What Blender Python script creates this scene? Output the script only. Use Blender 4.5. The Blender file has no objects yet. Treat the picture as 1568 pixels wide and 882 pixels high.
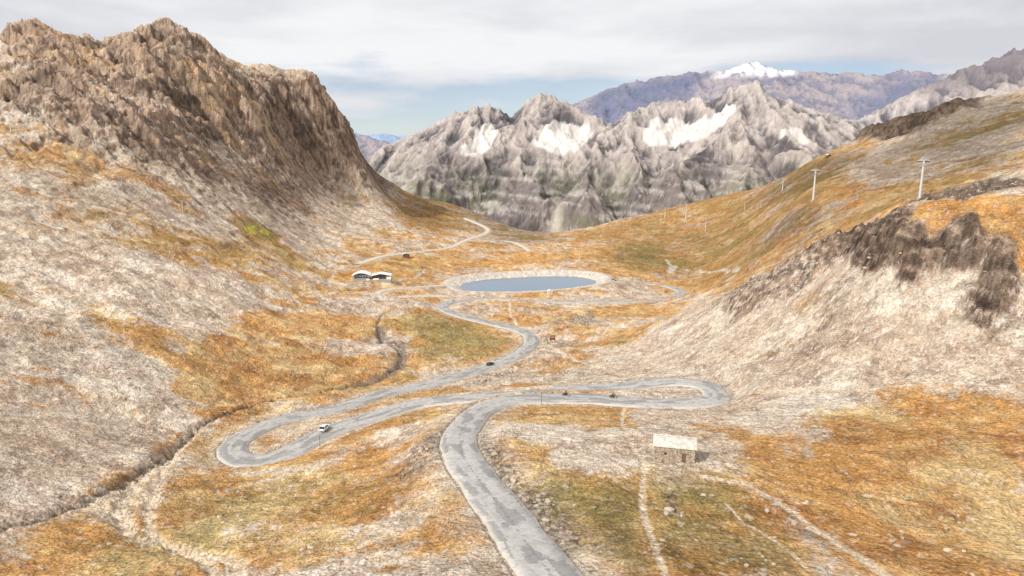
import bpy, bmesh, math, random
import numpy as np
from mathutils import Vector, Matrix
random.seed(7); rng=np.random.default_rng(7)
F=np.float32
# ---------------------------------------------------------------- camera model
FPX=1045.0; A=math.radians(11.4); SA,CA=math.sin(A),math.cos(A)
def ray(u,v):
    dx=(u-784)/FPX; dy=(441-v)/FPX
    return dx, CA+dy*SA, -SA+dy*CA
def W(u,v,Y):
    x,y,z=ray(u,v); t=Y/y
    return x*t,Y,z*t
# ---------------------------------------------------------------- noise
P=rng.permutation(256).astype(np.int32); P=np.concatenate([P,P])
ang=rng.random(256)*2*math.pi; GX=np.cos(ang).astype(F); GY=np.sin(ang).astype(F)
def perlin(x,y):
    xf=np.floor(x); yf=np.floor(y)
    ix=xf.astype(np.int32)&255; iy=yf.astype(np.int32)&255
    fx=(x-xf).astype(F); fy=(y-yf).astype(F)
    ux=fx*fx*fx*(fx*(fx*6-15)+10); uy=fy*fy*fy*(fy*(fy*6-15)+10)
    ix1=(ix+1)&255; iy1=(iy+1)&255
    def g(a,b,px,py):
        h=P[P[a]+b]; return GX[h]*px+GY[h]*py
    n00=g(ix,iy,fx,fy); n10=g(ix1,iy,fx-1,fy); n01=g(ix,iy1,fx,fy-1); n11=g(ix1,iy1,fx-1,fy-1)
    a=n00+ux*(n10-n00); b=n01+ux*(n11-n01)
    return (a+uy*(b-a))*F(1.5)
def fbm(x,y,s,o=4,seed=0,gain=.5,ridged=False,rot=.7):
    t=0; a=1.0; tot=0; f=1.0/s
    c,sn=math.cos(rot),math.sin(rot)
    X_=(x*f+seed*17.3).astype(F); Y_=(y*f+seed*31.7).astype(F)
    for i in range(o):
        n=perlin(X_,Y_)
        if ridged: n=1-2*np.abs(n)
        t=t+n*F(a); tot+=a; a*=gain
        X_,Y_=(X_*c-Y_*sn)*F(2.03)+F(5.1),(X_*sn+Y_*c)*F(2.03)+F(9.7)
    return t/F(tot)
def ss(a,b,x):
    t=np.clip((x-a)/(b-a),0,1); return t*t*(3-2*t)
# ---------------------------------------------------------------- polar grid
NT=1300; th=np.radians(np.linspace(-50,50,NT)).astype(F)
r0,r1=38.0,15000.0; NR=int(math.log(r1/r0)/0.0041); rs=(r0*np.exp(np.linspace(0,math.log(r1/r0),NR))).astype(F)
X=(rs[:,None]*np.sin(th)[None,:]).astype(F); Y=(rs[:,None]*np.cos(th)[None,:]).astype(F)
Rr=np.broadcast_to(rs[:,None],X.shape)
# ---------------------------------------------------------------- base heights (survey points)
cols={
-300:[(882,70),(700,110),(500,190),(300,340),(150,600),(60,950),(150,1400)],
0:[(882,88),(800,108),(700,135),(600,175),(500,230),(400,310),(300,420),(250,500),(200,580),(130,760),(58,1000),(120,1350)],
70:[(52,1030)],
130:[(88,1060)],
200:[(882,90),(800,115),(700,155),(650,185),(600,205),(500,270),(400,380),(300,540),(220,680),(150,850),(72,1080),(150,1450)],
270:[(52,1110)],
345:[(102,1180)],
400:[(882,85),(800,112),(700,165),(640,215),(600,245),(550,290),(500,350),(450,430),(400,540),(350,680),(300,830),(250,980),(200,1080),(132,1220),(210,1600)],
460:[(158,1270)],
500:[(882,82),(800,108),(700,150),(660,190),(640,205),(610,240),(580,275),(540,325),(500,390),(460,480),(430,580),(400,690),(370,830),(330,1000),(290,1150),(240,1250),(156,1310),(240,1650)],
540:[(218,1430)],
580:[(882,80),(800,103),(700,145),(650,180),(620,222),(600,262),(560,300),(500,410),(450,530),(425,620),(400,720),(370,880),(330,1150),(290,1400),(266,1550),(310,1900)],
640:[(302,1650)],
700:[(882,76),(800,98),(700,127),(650,150),(620,198),(605,225),(575,290),(540,340),(500,415),(480,470),(462,535),(448,618),(415,760),(390,880),(375,1000),(355,1180),(335,1450),(316,1700),(390,2100)],
840:[(882,75),(800,95),(700,122),(650,155),(610,190),(598,206),(570,270),(540,330),(515,385),(490,440),(463,550),(450,615),(420,722),(408,770),(395,850),(375,1030),(364,1250),(358,1500),(430,2000)],
960:[(882,72),(800,92),(700,122),(650,150),(610,190),(590,205),(575,245),(550,290),(520,350),(490,430),(462,575),(445,640),(420,740),(400,850),(380,1000),(355,1250),(336,1500),(420,2000)],
1080:[(882,73),(800,93),(700,120),(650,150),(612,188),(588,208),(560,225),(520,255),(480,300),(457,345),(475,470),(445,640),(420,760),(400,860),(370,1050),(340,1250),(305,1450),(400,2000)],
1160:[(422,300),(440,380)],
1240:[(882,75),(800,96),(700,122),(650,145),(600,170),(550,190),(500,210),(450,232),(415,250),(392,262),(425,330),(400,395),(382,450),(350,520),(310,600),(290,750),(262,1050),(248,1200),(330,1900)],
1400:[(882,78),(800,98),(700,120),(650,138),(600,155),(550,168),(500,178),(450,188),(400,198),(352,208),(324,222),(345,300),(303,400),(280,520),(250,700),(220,900),(190,1200),(270,1700)],
1568:[(882,80),(800,100),(700,118),(650,132),(600,145),(500,165),(400,180),(330,195),(293,215),(310,280),(272,350),(230,520),(190,750),(138,1200),(200,1700)],
1850:[(882,80),(700,115),(500,150),(300,210),(200,500),(100,1000),(150,1700)],
}
cp=[]
for u,l in cols.items():
    for v,d in l: cp.append(W(u,v,d))
for u in (-500,0,400,800,1200,1600,2000):
    for d,z in ((2600,-420),(5000,-440),(14000,-600)):
        x=W(u,230,d)[0]; cp.append((x,d,z))
    cp.append((W(u,900,34)[0],34,-47))
cp=np.array(cp)
def dom(x,y): return x/y*1.25, np.log(y)
pa,sa_=dom(cp[:,0],cp[:,1]); n=len(cp)
C0=0.06
D=np.sqrt((pa[:,None]-pa)**2+(sa_[:,None]-sa_)**2+C0**2)
M=np.zeros((n+1,n+1)); M[:n,:n]=D-np.eye(n)*0.003; M[:n,n]=1; M[n,:n]=1
wts=np.linalg.solve(M,np.concatenate([cp[:,2],[0]]))
pg,sg=dom(X,Y); Z=np.full(X.shape,F(wts[n]))
for k in range(n):
    Z+=F(wts[k])*np.sqrt((pg-F(pa[k]))**2+(sg-F(sa_[k]))**2+F(C0**2))
# ---------------------------------------------------------------- far ranges
iF=int(np.searchsorted(rs,1900)); XF=X[iF:];YF=Y[iF:]
wx=fbm(XF,YF,420,4,3)*80; wy=fbm(XF,YF,420,4,4)*80
def ridge(pts,slope):
    h=np.full(XF.shape,F(-900)); q=[W(*p) for p in pts]
    px=XF+wx; py=YF+wy
    for a,b in zip(q[:-1],q[1:]):
        ex,ey=b[0]-a[0],b[1]-a[1]; L=ex*ex+ey*ey
        t=np.clip(((px-F(a[0]))*F(ex)+(py-F(a[1]))*F(ey))/F(L),0,1)
        d=np.sqrt((px-F(a[0])-t*F(ex))**2+(py-F(a[1])-t*F(ey))**2)
        h=np.maximum(h,F(a[2])+t*F(b[2]-a[2])-F(slope)*d)
    return h
H=ridge([(560,262,4600),(600,236,4400),(640,216,4300),(690,188,4200),(745,162,4100),(775,174,4100),(805,184,4150),(838,150,4200),(862,174,4250),(905,182,4300),(950,192,4350),(985,164,4300),(1040,162,4300),(1100,150,4300),(1152,134,4250),(1200,152,4200),(1260,180,4200),(1310,198,4200),(1400,214,4200),(1700,220,4200)],.46)
for sp in ([(745,162,4100),(715,215,3600),(665,250,3200),(640,285,2900)],
           [(745,162,4100),(790,225,3650),(800,262,3300),(820,300,3000)],
           [(985,164,4300),(935,205,3800),(900,250,3350),(890,300,2900)],
           [(1152,134,4250),(1130,190,3700),(1060,240,3250),(1040,290,2850)],
           [(1152,134,4250),(1200,200,3600),(1230,245,3000)],[(1040,162,4300),(1030,185,4050)],
           [(935,205,3800),(980,255,3300),(985,300,2950)],[(1130,190,3700),(1150,250,3150),(1130,300,2800)],
           [(838,150,4200),(848,190,3950)],[(640,216,4300),(610,262,3700),(600,285,3300)],[(690,188,4200),(668,225,3800)]):
    H=np.maximum(H,ridge(sp,.74))
H2=ridge([(860,178,9000),(900,150,8600),(950,130,8300),(1000,119,8200),(1070,112,8000),(1110,108,8000),(1152,96,8000),(1190,108,8000),(1250,112,7800),(1330,113,7500),(1400,108,7200),(1440,112,7000),(1490,113,6800),(1560,110,6500)],.42)
H3=ridge([(1330,185,4600),(1400,160,4700),(1450,132,4800),(1500,103,4900),(1540,86,4900),(1568,74,4900),(1640,50,4900),(1900,40,4900)],.5)
H4=ridge([(440,200,13000),(500,194,13000),(560,207,13000),(585,203,13000),(610,210,13000),(640,206,13000),(700,205,13000)],.3)
H5=ridge([(520,190,9000),(550,205,9000),(580,225,9000),(600,243,9000)],.35)
H6=ridge([(590,235,10500),(620,228,10500),(660,215,10500),(700,200,10500)],.35)
base=Z[iF:].copy()
rid=fbm(XF,YF,620,6,9,.45,True)
wr=fbm(XF,YF,260,3,13)*70
ribF=fbm(XF+wr,YF*.30+wr*.3,170,7,58,.54,True,.22)-.42
ribG=fbm(XF-YF*.5,YF*.35,75,5,59,.56,True,.3)-.42
far=np.maximum.reduce([H,H2,H3,H4,H5,H6])
kk=np.clip(YF/4500,.6,1.0)*(1-.35*ss(5500,6500,YF))*(1-.5*ss(8800,9600,YF))
far=far+((rid-.42)*62*kk+ribF*70*kk+ribG*20*kk)*ss(2100,3000,YF)
Z[iF:]=np.maximum(base,far)
farmask=np.zeros_like(Z); farmask[iF:]=ss(-10,60,far-base)*ss(1950,2300,YF)
RID=np.zeros_like(Z); RID[iF:]=ribF+.6*ribG+.3*(rid-.42)
# ---------------------------------------------------------------- ray hit on terrain
def hit(u,v,grid=None):
    G_=Z if grid is None else grid
    x,y,z=ray(u,v); hz=math.hypot(x,y); t=z/hz; a=math.atan2(x,y)
    j=(a-float(th[0]))/float(th[1]-th[0]); j=min(max(j,0),NT-1.001); j0=int(j); f=j-j0
    prof=(G_[:,j0]*(1-f)+G_[:,j0+1]*f)/rs
    w=np.nonzero(prof>=t)[0]
    if len(w)==0: k=int(np.argmax(prof)); rr=float(rs[k])
    else:
        k=int(w[0]); 
        if k==0: rr=float(rs[0])
        else:
            q=(t-prof[k-1])/(prof[k]-prof[k-1]); rr=float(rs[k-1]+(rs[k]-rs[k-1])*q)
    return rr*math.sin(a), rr*math.cos(a)
def height(x,y,grid=None):
    G_=Z if grid is None else grid
    a=math.atan2(x,y); r=math.hypot(x,y)
    j=(a-float(th[0]))/float(th[1]-th[0]); i=math.log(r/r0)/math.log(r1/r0)*(NR-1)
    j=min(max(j,0),NT-1.001); i=min(max(i,0),NR-1.001); j0,i0=int(j),int(i); f,g=j-j0,i-i0
    return float((G_[i0,j0]*(1-f)+G_[i0,j0+1]*f)*(1-g)+(G_[i0+1,j0]*(1-f)+G_[i0+1,j0+1]*f)*g)
wnx=fbm(pg*40,sg*40,6,6,21,.6)*Rr; wny=fbm(pg*40,sg*40,6,6,22,.6)*Rr
def blur(m,k):
    for ax in (0,1):
        pad=[(0,0),(0,0)]; pad[ax]=(k+1,k)
        c=np.cumsum(np.pad(m,pad,mode='edge'),axis=ax,dtype=np.float64)
        m=((c[2*k+1:]-c[:-2*k-1]) if ax==0 else (c[:,2*k+1:]-c[:,:-2*k-1]))/(2*k+1)
    return m.astype(F)
def polym(pts,warp=.02,soft=6):
    q=[hit(*p) for p in pts]
    mg=.14
    rr=[math.hypot(a,b) for a,b in q]; i0=max(int(np.searchsorted(rs,min(rr)*(1-mg)))-25,0); i1=min(int(np.searchsorted(rs,max(rr)*(1+mg)))+25,NR)
    ax=X[i0:i1]+wnx[i0:i1]*F(warp); ay=Y[i0:i1]+wny[i0:i1]*F(warp)*2; ins=np.zeros(ax.shape,bool)
    for k in range(len(q)):
        x1,y1=q[k]; x2,y2=q[(k+1)%len(q)]
        if abs(y1-y2)<1e-6: continue
        c=((y1>ay)!=(y2>ay))&(ax<(x2-x1)*(ay-y1)/(y2-y1)+x1)
        ins^=c
    mk=np.zeros(X.shape,F); mk[i0:i1]=blur(ins.astype(F),soft)
    return mk
# ---------------------------------------------------------------- land cover zones
G=np.full(X.shape,F(.44)); R=np.zeros(X.shape,F); T=np.full(X.shape,F(.25)); BR=np.ones(X.shape,F)
def setm(fld,val,mk): fld+= (F(val)-fld)*mk
def zone(pts,g=None,r=None,t=None,b=None,warp=.06,soft=16):
    mk=polym(pts,warp,soft)
    for f_,v_ in ((G,g),(R,r),(T,t),(BR,b)):
        if v_ is not None: setm(f_,v_,mk)
    return mk
zone([(0,50),(270,48),(345,96),(400,125),(500,150),(620,292),(600,340),(480,380),(330,420),(0,370)],g=.12,r=.38,b=.96)
zone([(0,50),(130,70),(270,48),(345,96),(400,160),(400,220),(330,210),(230,170),(100,150),(0,130)],g=.34,r=.78,b=.78)
zone([(320,90),(400,120),(500,150),(560,235),(615,290),(560,285),(500,240),(430,215),(380,150)],g=.05,r=1,b=.52)
zone([(0,100),(120,150),(170,200),(120,195),(0,150)],g=.1,r=.9,b=.66)
zone([(180,180),(260,200),(330,250),(300,262),(230,240),(170,215)],r=1,b=.7,g=.25)
zone([(385,275),(430,278),(480,310),(440,318),(395,300)],r=1,b=.58,g=.3)
zone([(300,120),(350,130),(380,190),(350,200),(320,160)],g=.85,b=.92)
zone([(0,50),(130,72),(120,90),(0,70)],g=.7)
zone([(0,210),(160,215),(230,235),(250,270),(320,330),(280,340),(170,270),(60,262),(0,262)],g=.68,t=.15,r=.5,b=.9)
zone([(60,245),(100,245),(95,262),(65,262)],g=1,t=.7)
zone([(0,262),(60,275),(180,290),(300,350),(280,365),(200,345),(120,350),(0,350)],g=.38,t=.3,r=.44)
zone([(160,360),(240,350),(340,355),(360,345),(440,375),(480,400),(420,410),(330,420),(240,390)],g=.7,t=.48)
yg=zone([(360,335),(400,345),(450,370),(420,380),(375,360)],g=1,t=.97,soft=8)
yg2=zone([(280,395),(350,400),(345,415),(290,412)],g=.9,t=.86,soft=8)
zone([(0,375),(180,395),(340,415),(400,470),(390,495),(280,510),(150,495),(0,480)],g=.0,b=1.14)
zone([(0,480),(150,495),(280,510),(300,560),(280,620),(240,680),(0,800)],g=.2,b=.98)
zone([(120,480),(220,500),(200,520),(140,505)],g=.7)
zone([(330,520),(370,490),(440,462),(540,470),(570,510),(560,540),(450,530)],g=.8,t=.15,b=1.03)
zone([(270,570),(330,540),(470,525),(570,545),(600,575),(520,600),(420,612),(320,615)],g=1.1,t=.08,b=.93)
zone([(250,700),(360,640),(470,610),(560,595),(480,640),(350,690),(270,720)],g=.76,t=.5)
zone([(240,740),(340,715),(470,700),(560,680),(660,650),(690,740),(760,882),(380,882),(280,830)],g=.56,t=.46)
zone([(480,720),(600,700),(640,720),(560,790),(470,780)],g=.84,t=.55,b=.96)
zone([(0,820),(180,790),(260,830),(340,870),(340,882),(0,882)],g=.72,t=.35,b=1.06)
zone([(610,490),(700,490),(795,520),(760,550),(660,565),(620,540)],g=.94,t=.68,b=.92)
zone([(690,465),(820,468),(1000,470),(960,500),(880,540),(830,510),(760,490)],g=.74,t=.15)
zone([(560,400),(700,380),(1000,380),(1130,440),(1050,440),(900,405),(700,415),(600,440),(500,430)],g=.83,t=.25)
zone([(650,560),(800,550),(1000,575),(820,590),(640,605)],g=.4,t=.35,b=.92)
zone([(760,615),(860,610),(955,616),(945,650),(880,640),(800,640)],g=.86,t=.1,b=.95)
zone([(760,640),(900,645),(960,655),(975,740),(870,730),(860,690),(770,665)],g=.08)
zone([(765,668),(850,680),(850,715),(780,720)],g=1.0,t=.05)
zone([(780,730),(970,740),(1000,882),(880,882),(820,800)],g=.64,t=.68,b=.82)
zone([(985,735),(1130,740),(1200,800),(1250,882),(1020,882)],g=.8,t=.52,b=.94)
zone([(960,620),(1130,610),(1300,600),(1250,640),(1150,715),(1080,735),(990,720)],g=.06)
zone([(1150,725),(1190,680),(1280,635),(1400,605),(1568,592),(1568,882),(1400,882),(1280,800)],g=1.04,t=.1,b=.94)
zone([(1160,690),(1230,640),(1360,610),(1300,640),(1200,700)],g=.42)
hill=zone([(900,545),(1000,500),(1080,462),(1240,400),(1400,325),(1568,292),(1568,590),(1300,590),(1000,580)],g=.04,r=.15,b=.98)
zone([(1400,345),(1395,320),(1568,292),(1568,412),(1530,412),(1535,352),(1450,340)],g=1.05,t=.15,b=1.1,soft=6)
cliff=zone([(1246,400),(1262,376),(1295,364),(1395,343),(1470,346),(1532,348),(1535,400),(1495,380),(1470,402),(1430,418),(1395,398),(1345,412),(1310,398),(1280,408)],g=.0,r=1.3,b=.7,warp=.13,soft=4)
cl2=zone([(1380,440),(1450,420),(1568,430),(1568,470),(1450,462)],r=.85,b=.78,warp=.12,soft=7)
cl3=zone([(1480,480),(1568,470),(1568,520),(1500,510)],r=.78,b=.86,warp=.1)
cl4=zone([(1190,405),(1250,388),(1260,410),(1170,455),(1100,470),(1110,450)],r=.66,b=.92,soft=8,warp=.1)
rslope=zone([(860,365),(960,335),(1090,303),(1200,265),(1340,235),(1568,235),(1568,272),(1420,305),(1300,350),(1240,385),(1150,430),(1060,425),(960,380)],g=.84,t=.4,b=.72)
zone([(900,400),(1000,350),(1150,330),(1200,350),(1100,400),(1000,420)],g=.9,t=.6,b=.7)
zone([(1150,300),(1240,255),(1330,225),(1360,240),(1300,270),(1190,300)],g=.68,t=.55,b=.42)
zone([(1170,350),(1230,335),(1280,330),(1240,350),(1190,362)],g=.4,r=.8,b=.45)
zone([(1300,262),(1568,150),(1568,262),(1440,272),(1330,285)],g=.34,t=.4,b=.54)
zone([(1340,215),(1400,190),(1568,138),(1568,235),(1400,240)],g=.06,r=.2,b=.43)
zone([(1400,235),(1480,190),(1568,160),(1568,185),(1480,215)],g=.7,t=.65,b=.42)
dk=zone([(1335,215),(1365,190),(1400,178),(1455,160),(1510,140),(1508,158),(1420,194),(1385,210)],g=.05,r=1.2,b=.28,soft=5,warp=.04)
zone([(1400,307),(1500,285),(1568,262),(1568,292),(1450,314)],r=1.1,g=.1,b=.4,soft=6)
zone([(610,298),(680,308),(740,322),(720,350),(640,360),(600,340)],g=.88,t=.45,b=.6)
zone([(700,316),(800,345),(845,358),(860,372),(760,372),(720,350)],g=.5,t=.45,b=.58)
zone([(480,235),(560,280),(620,300),(600,330),(520,290)],g=.1,r=.1,b=.8)
Zs=Z.copy()
# ---------------------------------------------------------------- relief detail
nf=1-farmask
side=(1-.65*ss(-50,250,X))
lefts=1-ss(-150,50,X)
mtn=ss(-75,50,Z)*ss(400,850,Rr)*nf
up=np.clip(R,0,1.2)
wa=fbm(X,Y,90,4,28,.55)*30; wb_=fbm(X,Y,90,4,29,.55)*30
b1=fbm(X+wa*2,Y+wb_*2,230,5,31,.5,True); b2=fbm(X+wa*.6,Y+wb_*.6,85,6,33,.5,True); b3=fbm(X,Y,14,5,35,.55)
b4=fbm(X,Y,3.2,4,37,.6); b5=fbm(X,Y,9,5,38,.6,True); b6=fbm(X+wa*.2,Y+wb_*.2,30,5,39,.55,True)
sL=.56*X+.83*Y+wa*.8; tL=.83*X-.56*Y
ribL=fbm(sL,tL*.34+wb_*.3,66,7,57,.6,True,.28)-.42
Z+= ((b1-.4)*32*(.45+.7*up) + (b2-.4)*12*(.2+.9*up))*mtn*side + ribL*38*mtn*lefts*np.clip(.12+up,0,1)
Z+= b3*F(1.1)*nf*(.4+.5*ss(80,300,Rr)) + fbm(X,Y,60,4,36)*3.8*nf*ss(60,400,Rr) + (b6-.4)*nf*(.5+2.8*ss(120,380,Rr))*(1-.45*ss(1000,1600,Rr))
near=(1-ss(300,800,Rr))
Z+= b4*F(.3)*near + (b5-.4)*near*(.35+1.2*np.clip(up,0,1)) 
cm=np.clip(cliff+cl2*.35+cl4*.3+cl3*.3,0,1)
Z+=cliff*2.4
tz=Z+.16*X+fbm(X,Y,16,5,51,.6)*6.0
step=4.3; fr=tz/step-np.floor(tz/step); terr=(np.floor(tz/step)+ss(.30,.70,fr))*step
Z+=(terr-tz)*.55*cm
Z+=cm*((fbm(X+Y*.4,Y,15,5,52,.55,True)-.4)*3.4)
Z+=dk*((fbm(X,Y,110,5,53,.5,True)-.2)*24)
# ---------------------------------------------------------------- roads
def spline(pts,step=6.0):
    out=[]; p=[pts[0]]+list(pts)+[pts[-1]]
    for i in range(1,len(p)-2):
        a,b,c,d=p[i-1],p[i],p[i+1],p[i+2]; nseg=max(2,int(math.hypot(c[0]-b[0],c[1]-b[1])/step))
        for k in range(nseg):
            t=k/nseg
            out.append(tuple(.5*((2*b[m])+(c[m]-a[m])*t+(2*a[m]-5*b[m]+4*c[m]-d[m])*t*t+(3*b[m]-a[m]-3*c[m]+d[m])*t**3) for m in (0,1)))
    out.append(pts[-1]); return out
def smooth(a,k,it=1):
    a=a.copy()
    for _ in range(it):
        pdd=np.pad(a,((k,k),(0,0)),mode='edge'); c=np.cumsum(np.vstack([np.zeros((1,a.shape[1])),pdd]),axis=0)
        b=(c[2*k+1:]-c[:-2*k-1])/(2*k+1); b[0]=a[0]; b[-1]=a[-1]; a=b
    return a
def line3d(pts,ds=1.5,k=3,it=2,zk=12):
    q=np.array([hit(u,v,Zs) for u,v in spline(pts)])
    seg=np.hypot(*np.diff(q,axis=0).T); s=np.concatenate([[0],np.cumsum(seg)])
    nn=max(int(s[-1]/ds),4); t=np.linspace(0,s[-1],nn)
    q=np.stack([np.interp(t,s,q[:,0]),np.interp(t,s,q[:,1])],1); q=smooth(q,k,it)
    z=np.array([[height(a,b,Zs)] for a,b in q]); z=smooth(z,zk,2)
    return np.hstack([q,z])
def stroke(line,wmax):
    Dm=np.full(X.shape,F(1e6)); Zm=np.zeros(X.shape,F); lg=math.log(r1/r0)/(NR-1); dth=float(th[1]-th[0])
    for a,b in zip(line[:-1],line[1:]):
        rm=math.hypot((a[0]+b[0])/2,(a[1]+b[1])/2); tm=math.atan2((a[0]+b[0])/2,(a[1]+b[1])/2)
        if rm<30: continue
        rad=wmax+math.hypot(b[0]-a[0],b[1]-a[1])
        i0=int(math.log(max((rm-rad),r0)/r0)/lg); i1=int(math.log(max((rm+rad),r0)/r0)/lg)+2
        dj=rad/rm/dth+1; jc=(tm-float(th[0]))/dth; j0=int(max(jc-dj,0)); j1=int(min(jc+dj+1,NT))
        if i1<=i0 or j1<=j0: continue
        x=X[i0:i1,j0:j1]; y=Y[i0:i1,j0:j1]; ex,ey=b[0]-a[0],b[1]-a[1]; LL=ex*ex+ey*ey+1e-9
        t=np.clip(((x-a[0])*ex+(y-a[1])*ey)/LL,0,1); d=np.sqrt((x-a[0]-t*ex)**2+(y-a[1]-t*ey)**2)
        s_=Dm[i0:i1,j0:j1]; z_=Zm[i0:i1,j0:j1]; mk=d<s_
        s_[mk]=d[mk]; z_[mk]=(a[2]+t*(b[2]-a[2]))[mk]
    return Dm,Zm
main_px=[(905,940),(848,882),(802,830),(762,775),(730,730),(706,694),(703,662),(726,637),(775,619),(840,611),(900,609),(960,614),(1020,617),(1075,614),(1101,603),(1088,592),(1050,588),(990,588),(930,590),(860,596),(780,604),(700,613),(630,623),(570,638),(510,660),(460,682),(410,698),(372,700),(352,687),(368,671),(420,650),(480,632),(560,611),(640,592),(700,576),(750,561),(790,544),(814,525),(808,511),(780,501),(735,491),(695,480),(677,469),(700,461),(750,458),(850,461),(950,462),(1020,457),(1045,449),(1030,441),(990,434),(940,428)]
LAKEZ=-130.0
lake_px=[(704,439),(716,433),(745,428),(790,425),(840,423),(885,424),(912,430),(905,437),(870,443),(830,447),(780,449),(738,449),(712,446)]
def onplane(u,v,z0):
    x,y,z=ray(u,v); t=z0/z; return (x*t,y*t)
lake=np.array([onplane(u,v,LAKEZ) for u,v in lake_px])
def closed(pts,nsub=6):
    m_=len(pts); o=[]
    for i in range(m_):
        a,b,c,d=pts[i-1],pts[i],pts[(i+1)%m_],pts[(i+2)%m_]
        for k in range(nsub):
            t=k/nsub; o.append(.5*((2*b)+(c-a)*t+(2*a-5*b+4*c-d)*t*t+(3*b-a-3*c+d)*t**3))
    return np.array(o)
lk=closed(lake)
i0=int(np.searchsorted(rs,480)); i1=int(np.searchsorted(rs,900))
xs=X[i0:i1]; ys=Y[i0:i1]; dl=np.full(xs.shape,F(1e6)); ins=np.zeros(xs.shape,bool)
for k in range(len(lk)):
    a=lk[k]; b=lk[(k+1)%len(lk)]; e=b-a
    t=np.clip(((xs-a[0])*e[0]+(ys-a[1])*e[1])/(e@e),0,1); dl=np.minimum(dl,np.sqrt((xs-a[0]-t*e[0])**2+(ys-a[1]-t*e[1])**2))
    if abs(a[1]-b[1])>1e-6: ins^=((a[1]>ys)!=(b[1]>ys))&(xs<(b[0]-a[0])*(ys-a[1])/(b[1]-a[1])+a[0])
tgt=np.where(ins,LAKEZ-np.minimum(dl*.4,3)-.0,LAKEZ+np.minimum(dl*.36,4.2))
wb=np.where(ins,1,1-ss(16,36,dl))
for Q in (Z,Zs): Q[i0:i1]=Q[i0:i1]*(1-wb)+tgt*wb
lakering=np.zeros(X.shape,F); lakering[i0:i1]=np.where(ins,1,1-ss(14,19,dl+fbm(xs,ys,12,2,5)*2))
roads=[]
main=line3d(main_px); roads.append(('mountain_road',main,3.8))
def add_track(px,w,name): 
    l=line3d(px,ds=3); roads.append((name,l,w)); return l
add_track([(694,456),(640,452),(595,451),(574,446),(600,441),(650,440),(692,437)],2.6,'lake_access_road')
add_track([(545,404),(575,395),(600,390),(640,385),(685,380),(715,367),(744,357),(746,350),(730,342),(712,334)],4.0,'valley_road')
add_track([(772,369),(790,372),(806,380),(812,386)],3.0,'valley_track')
shoulder=np.zeros(X.shape,F); verge=np.zeros(X.shape,F); rdist=np.full(X.shape,F(99))
nzr=fbm(X,Y,5,4,61,.6)*3.0
for name,l,w in roads:
    Dm,Zm=stroke(l,w+13)
    drop=.22+.0006*Rr
    wgt=1-ss(w+.8,w+9,Dm); Z[:]=Z*(1-wgt)+(Zm-.05)*wgt
    inn=(Dm<w+.6); Z[inn]=(Zm-drop)[inn]
    Dn=Dm+nzr
    shoulder=np.maximum(shoulder,1-ss(w+.7,w+3.0,Dn)); verge=np.maximum(verge,1-ss(w+2.5,w+9,Dn)); rdist=np.minimum(rdist,Dm-w)
def paint(px,w,depth,wob=1.6):
    q=np.array([hit(u,v,Zs) for u,v in spline(px)]); q=smooth(q,1,1); l=np.hstack([q,np.zeros((len(q),1))])
    Dm,_=stroke(l,w*3+2); ok=np.nonzero((Dm<1e5).any(1))[0]; a_,b_=ok[0],ok[-1]+1
    sub=Dm[a_:b_]+fbm(X[a_:b_],Y[a_:b_],max(w*3,2.5),4,71,.6)*w*wob
    k=np.zeros(X.shape,F); k[a_:b_]=1-ss(w*.5,w*1.5,sub)
    Z[a_:b_]-= (1-ss(0,w*2.2,sub))*depth*ss(0,2,rdist[a_:b_])
    return k
stream=paint([(-60,835),(0,808),(60,792),(130,765),(200,728),(260,690),(310,652),(380,625),(470,603),(560,585),(610,562),(612,540),(585,520),(578,495),(590,480)],1.0,1.1,1.8)
streamb=paint([(560,585),(605,566),(618,548),(612,530),(588,520),(580,500)],3.2,1.0)
stream2=paint([(590,480),(540,462),(520,450),(500,435),(510,420),(545,410)],1.5,.6)
braid=np.maximum.reduce([paint([(300,655),(265,690),(215,730),(185,765),(190,800),(215,822),(280,838),(340,855),(372,875),(380,900)],1.4,.9,2.2),
    paint([(265,690),(240,740),(225,800),(250,825),(300,850),(345,890)],1.0,.6,2.2),paint([(215,730),(150,775),(190,800)],1.4,.4,2.2)])
fan=polym([(300,655),(260,690),(170,750),(150,780),(200,800),(240,745),(290,700)],.06,14)
paths=np.maximum.reduce([paint([(958,620),(952,645),(965,680),(985,708),(984,745),(985,785),(1000,830),(1022,890)],.5,.2,1.0),
 paint([(1075,728),(1140,742),(1190,770),(1250,810),(1310,850),(1385,895)],.7,.15,1.2),
 paint([(1110,770),(1140,800),(1190,830),(1240,875)],.28,.12,1.2),
 paint([(1108,605),(1150,602),(1250,598),(1400,592)],.8,.1),paint([(820,512),(850,540),(900,560),(1000,580),(1100,598)],1.5,.1),
 paint([(893,575),(893,590)],.7,0),paint([(780,465),(785,490),(800,505)],.9,0),paint([(845,378),(880,382),(910,386)],2,.0)])
pale=np.maximum.reduce([paint([(1020,398),(1030,408),(1060,414),(1130,416)],2.0,.3),paint([(1030,408),(1028,418)],4,0),
    paint([(470,425),(500,440),(560,452),(600,440)],1.8,.2), paint([(600,432),(640,425),(650,412)],1.8,0)])
hutpad=polym([(985,700),(1010,690),(1075,690),(1095,715),(1080,735),(1000,732)],.04,14)
rocks_bank=np.maximum.reduce([polym([(735,675),(775,690),(870,790),(880,860),(840,840),(790,760),(735,700)],.05,6),
   polym([(590,735),(650,670),(690,650),(680,690),(640,720)],.05,6),polym([(1010,760),(1035,755),(1035,790),(1015,795)],.03,4),
   polym([(870,495),(900,470),(920,490),(890,498)],.02,3),
   polym([(820,518),(890,522),(880,530),(830,530)],.02,3),polym([(830,545),(830,538),(700,590),(740,590)],.02,4)])
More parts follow.
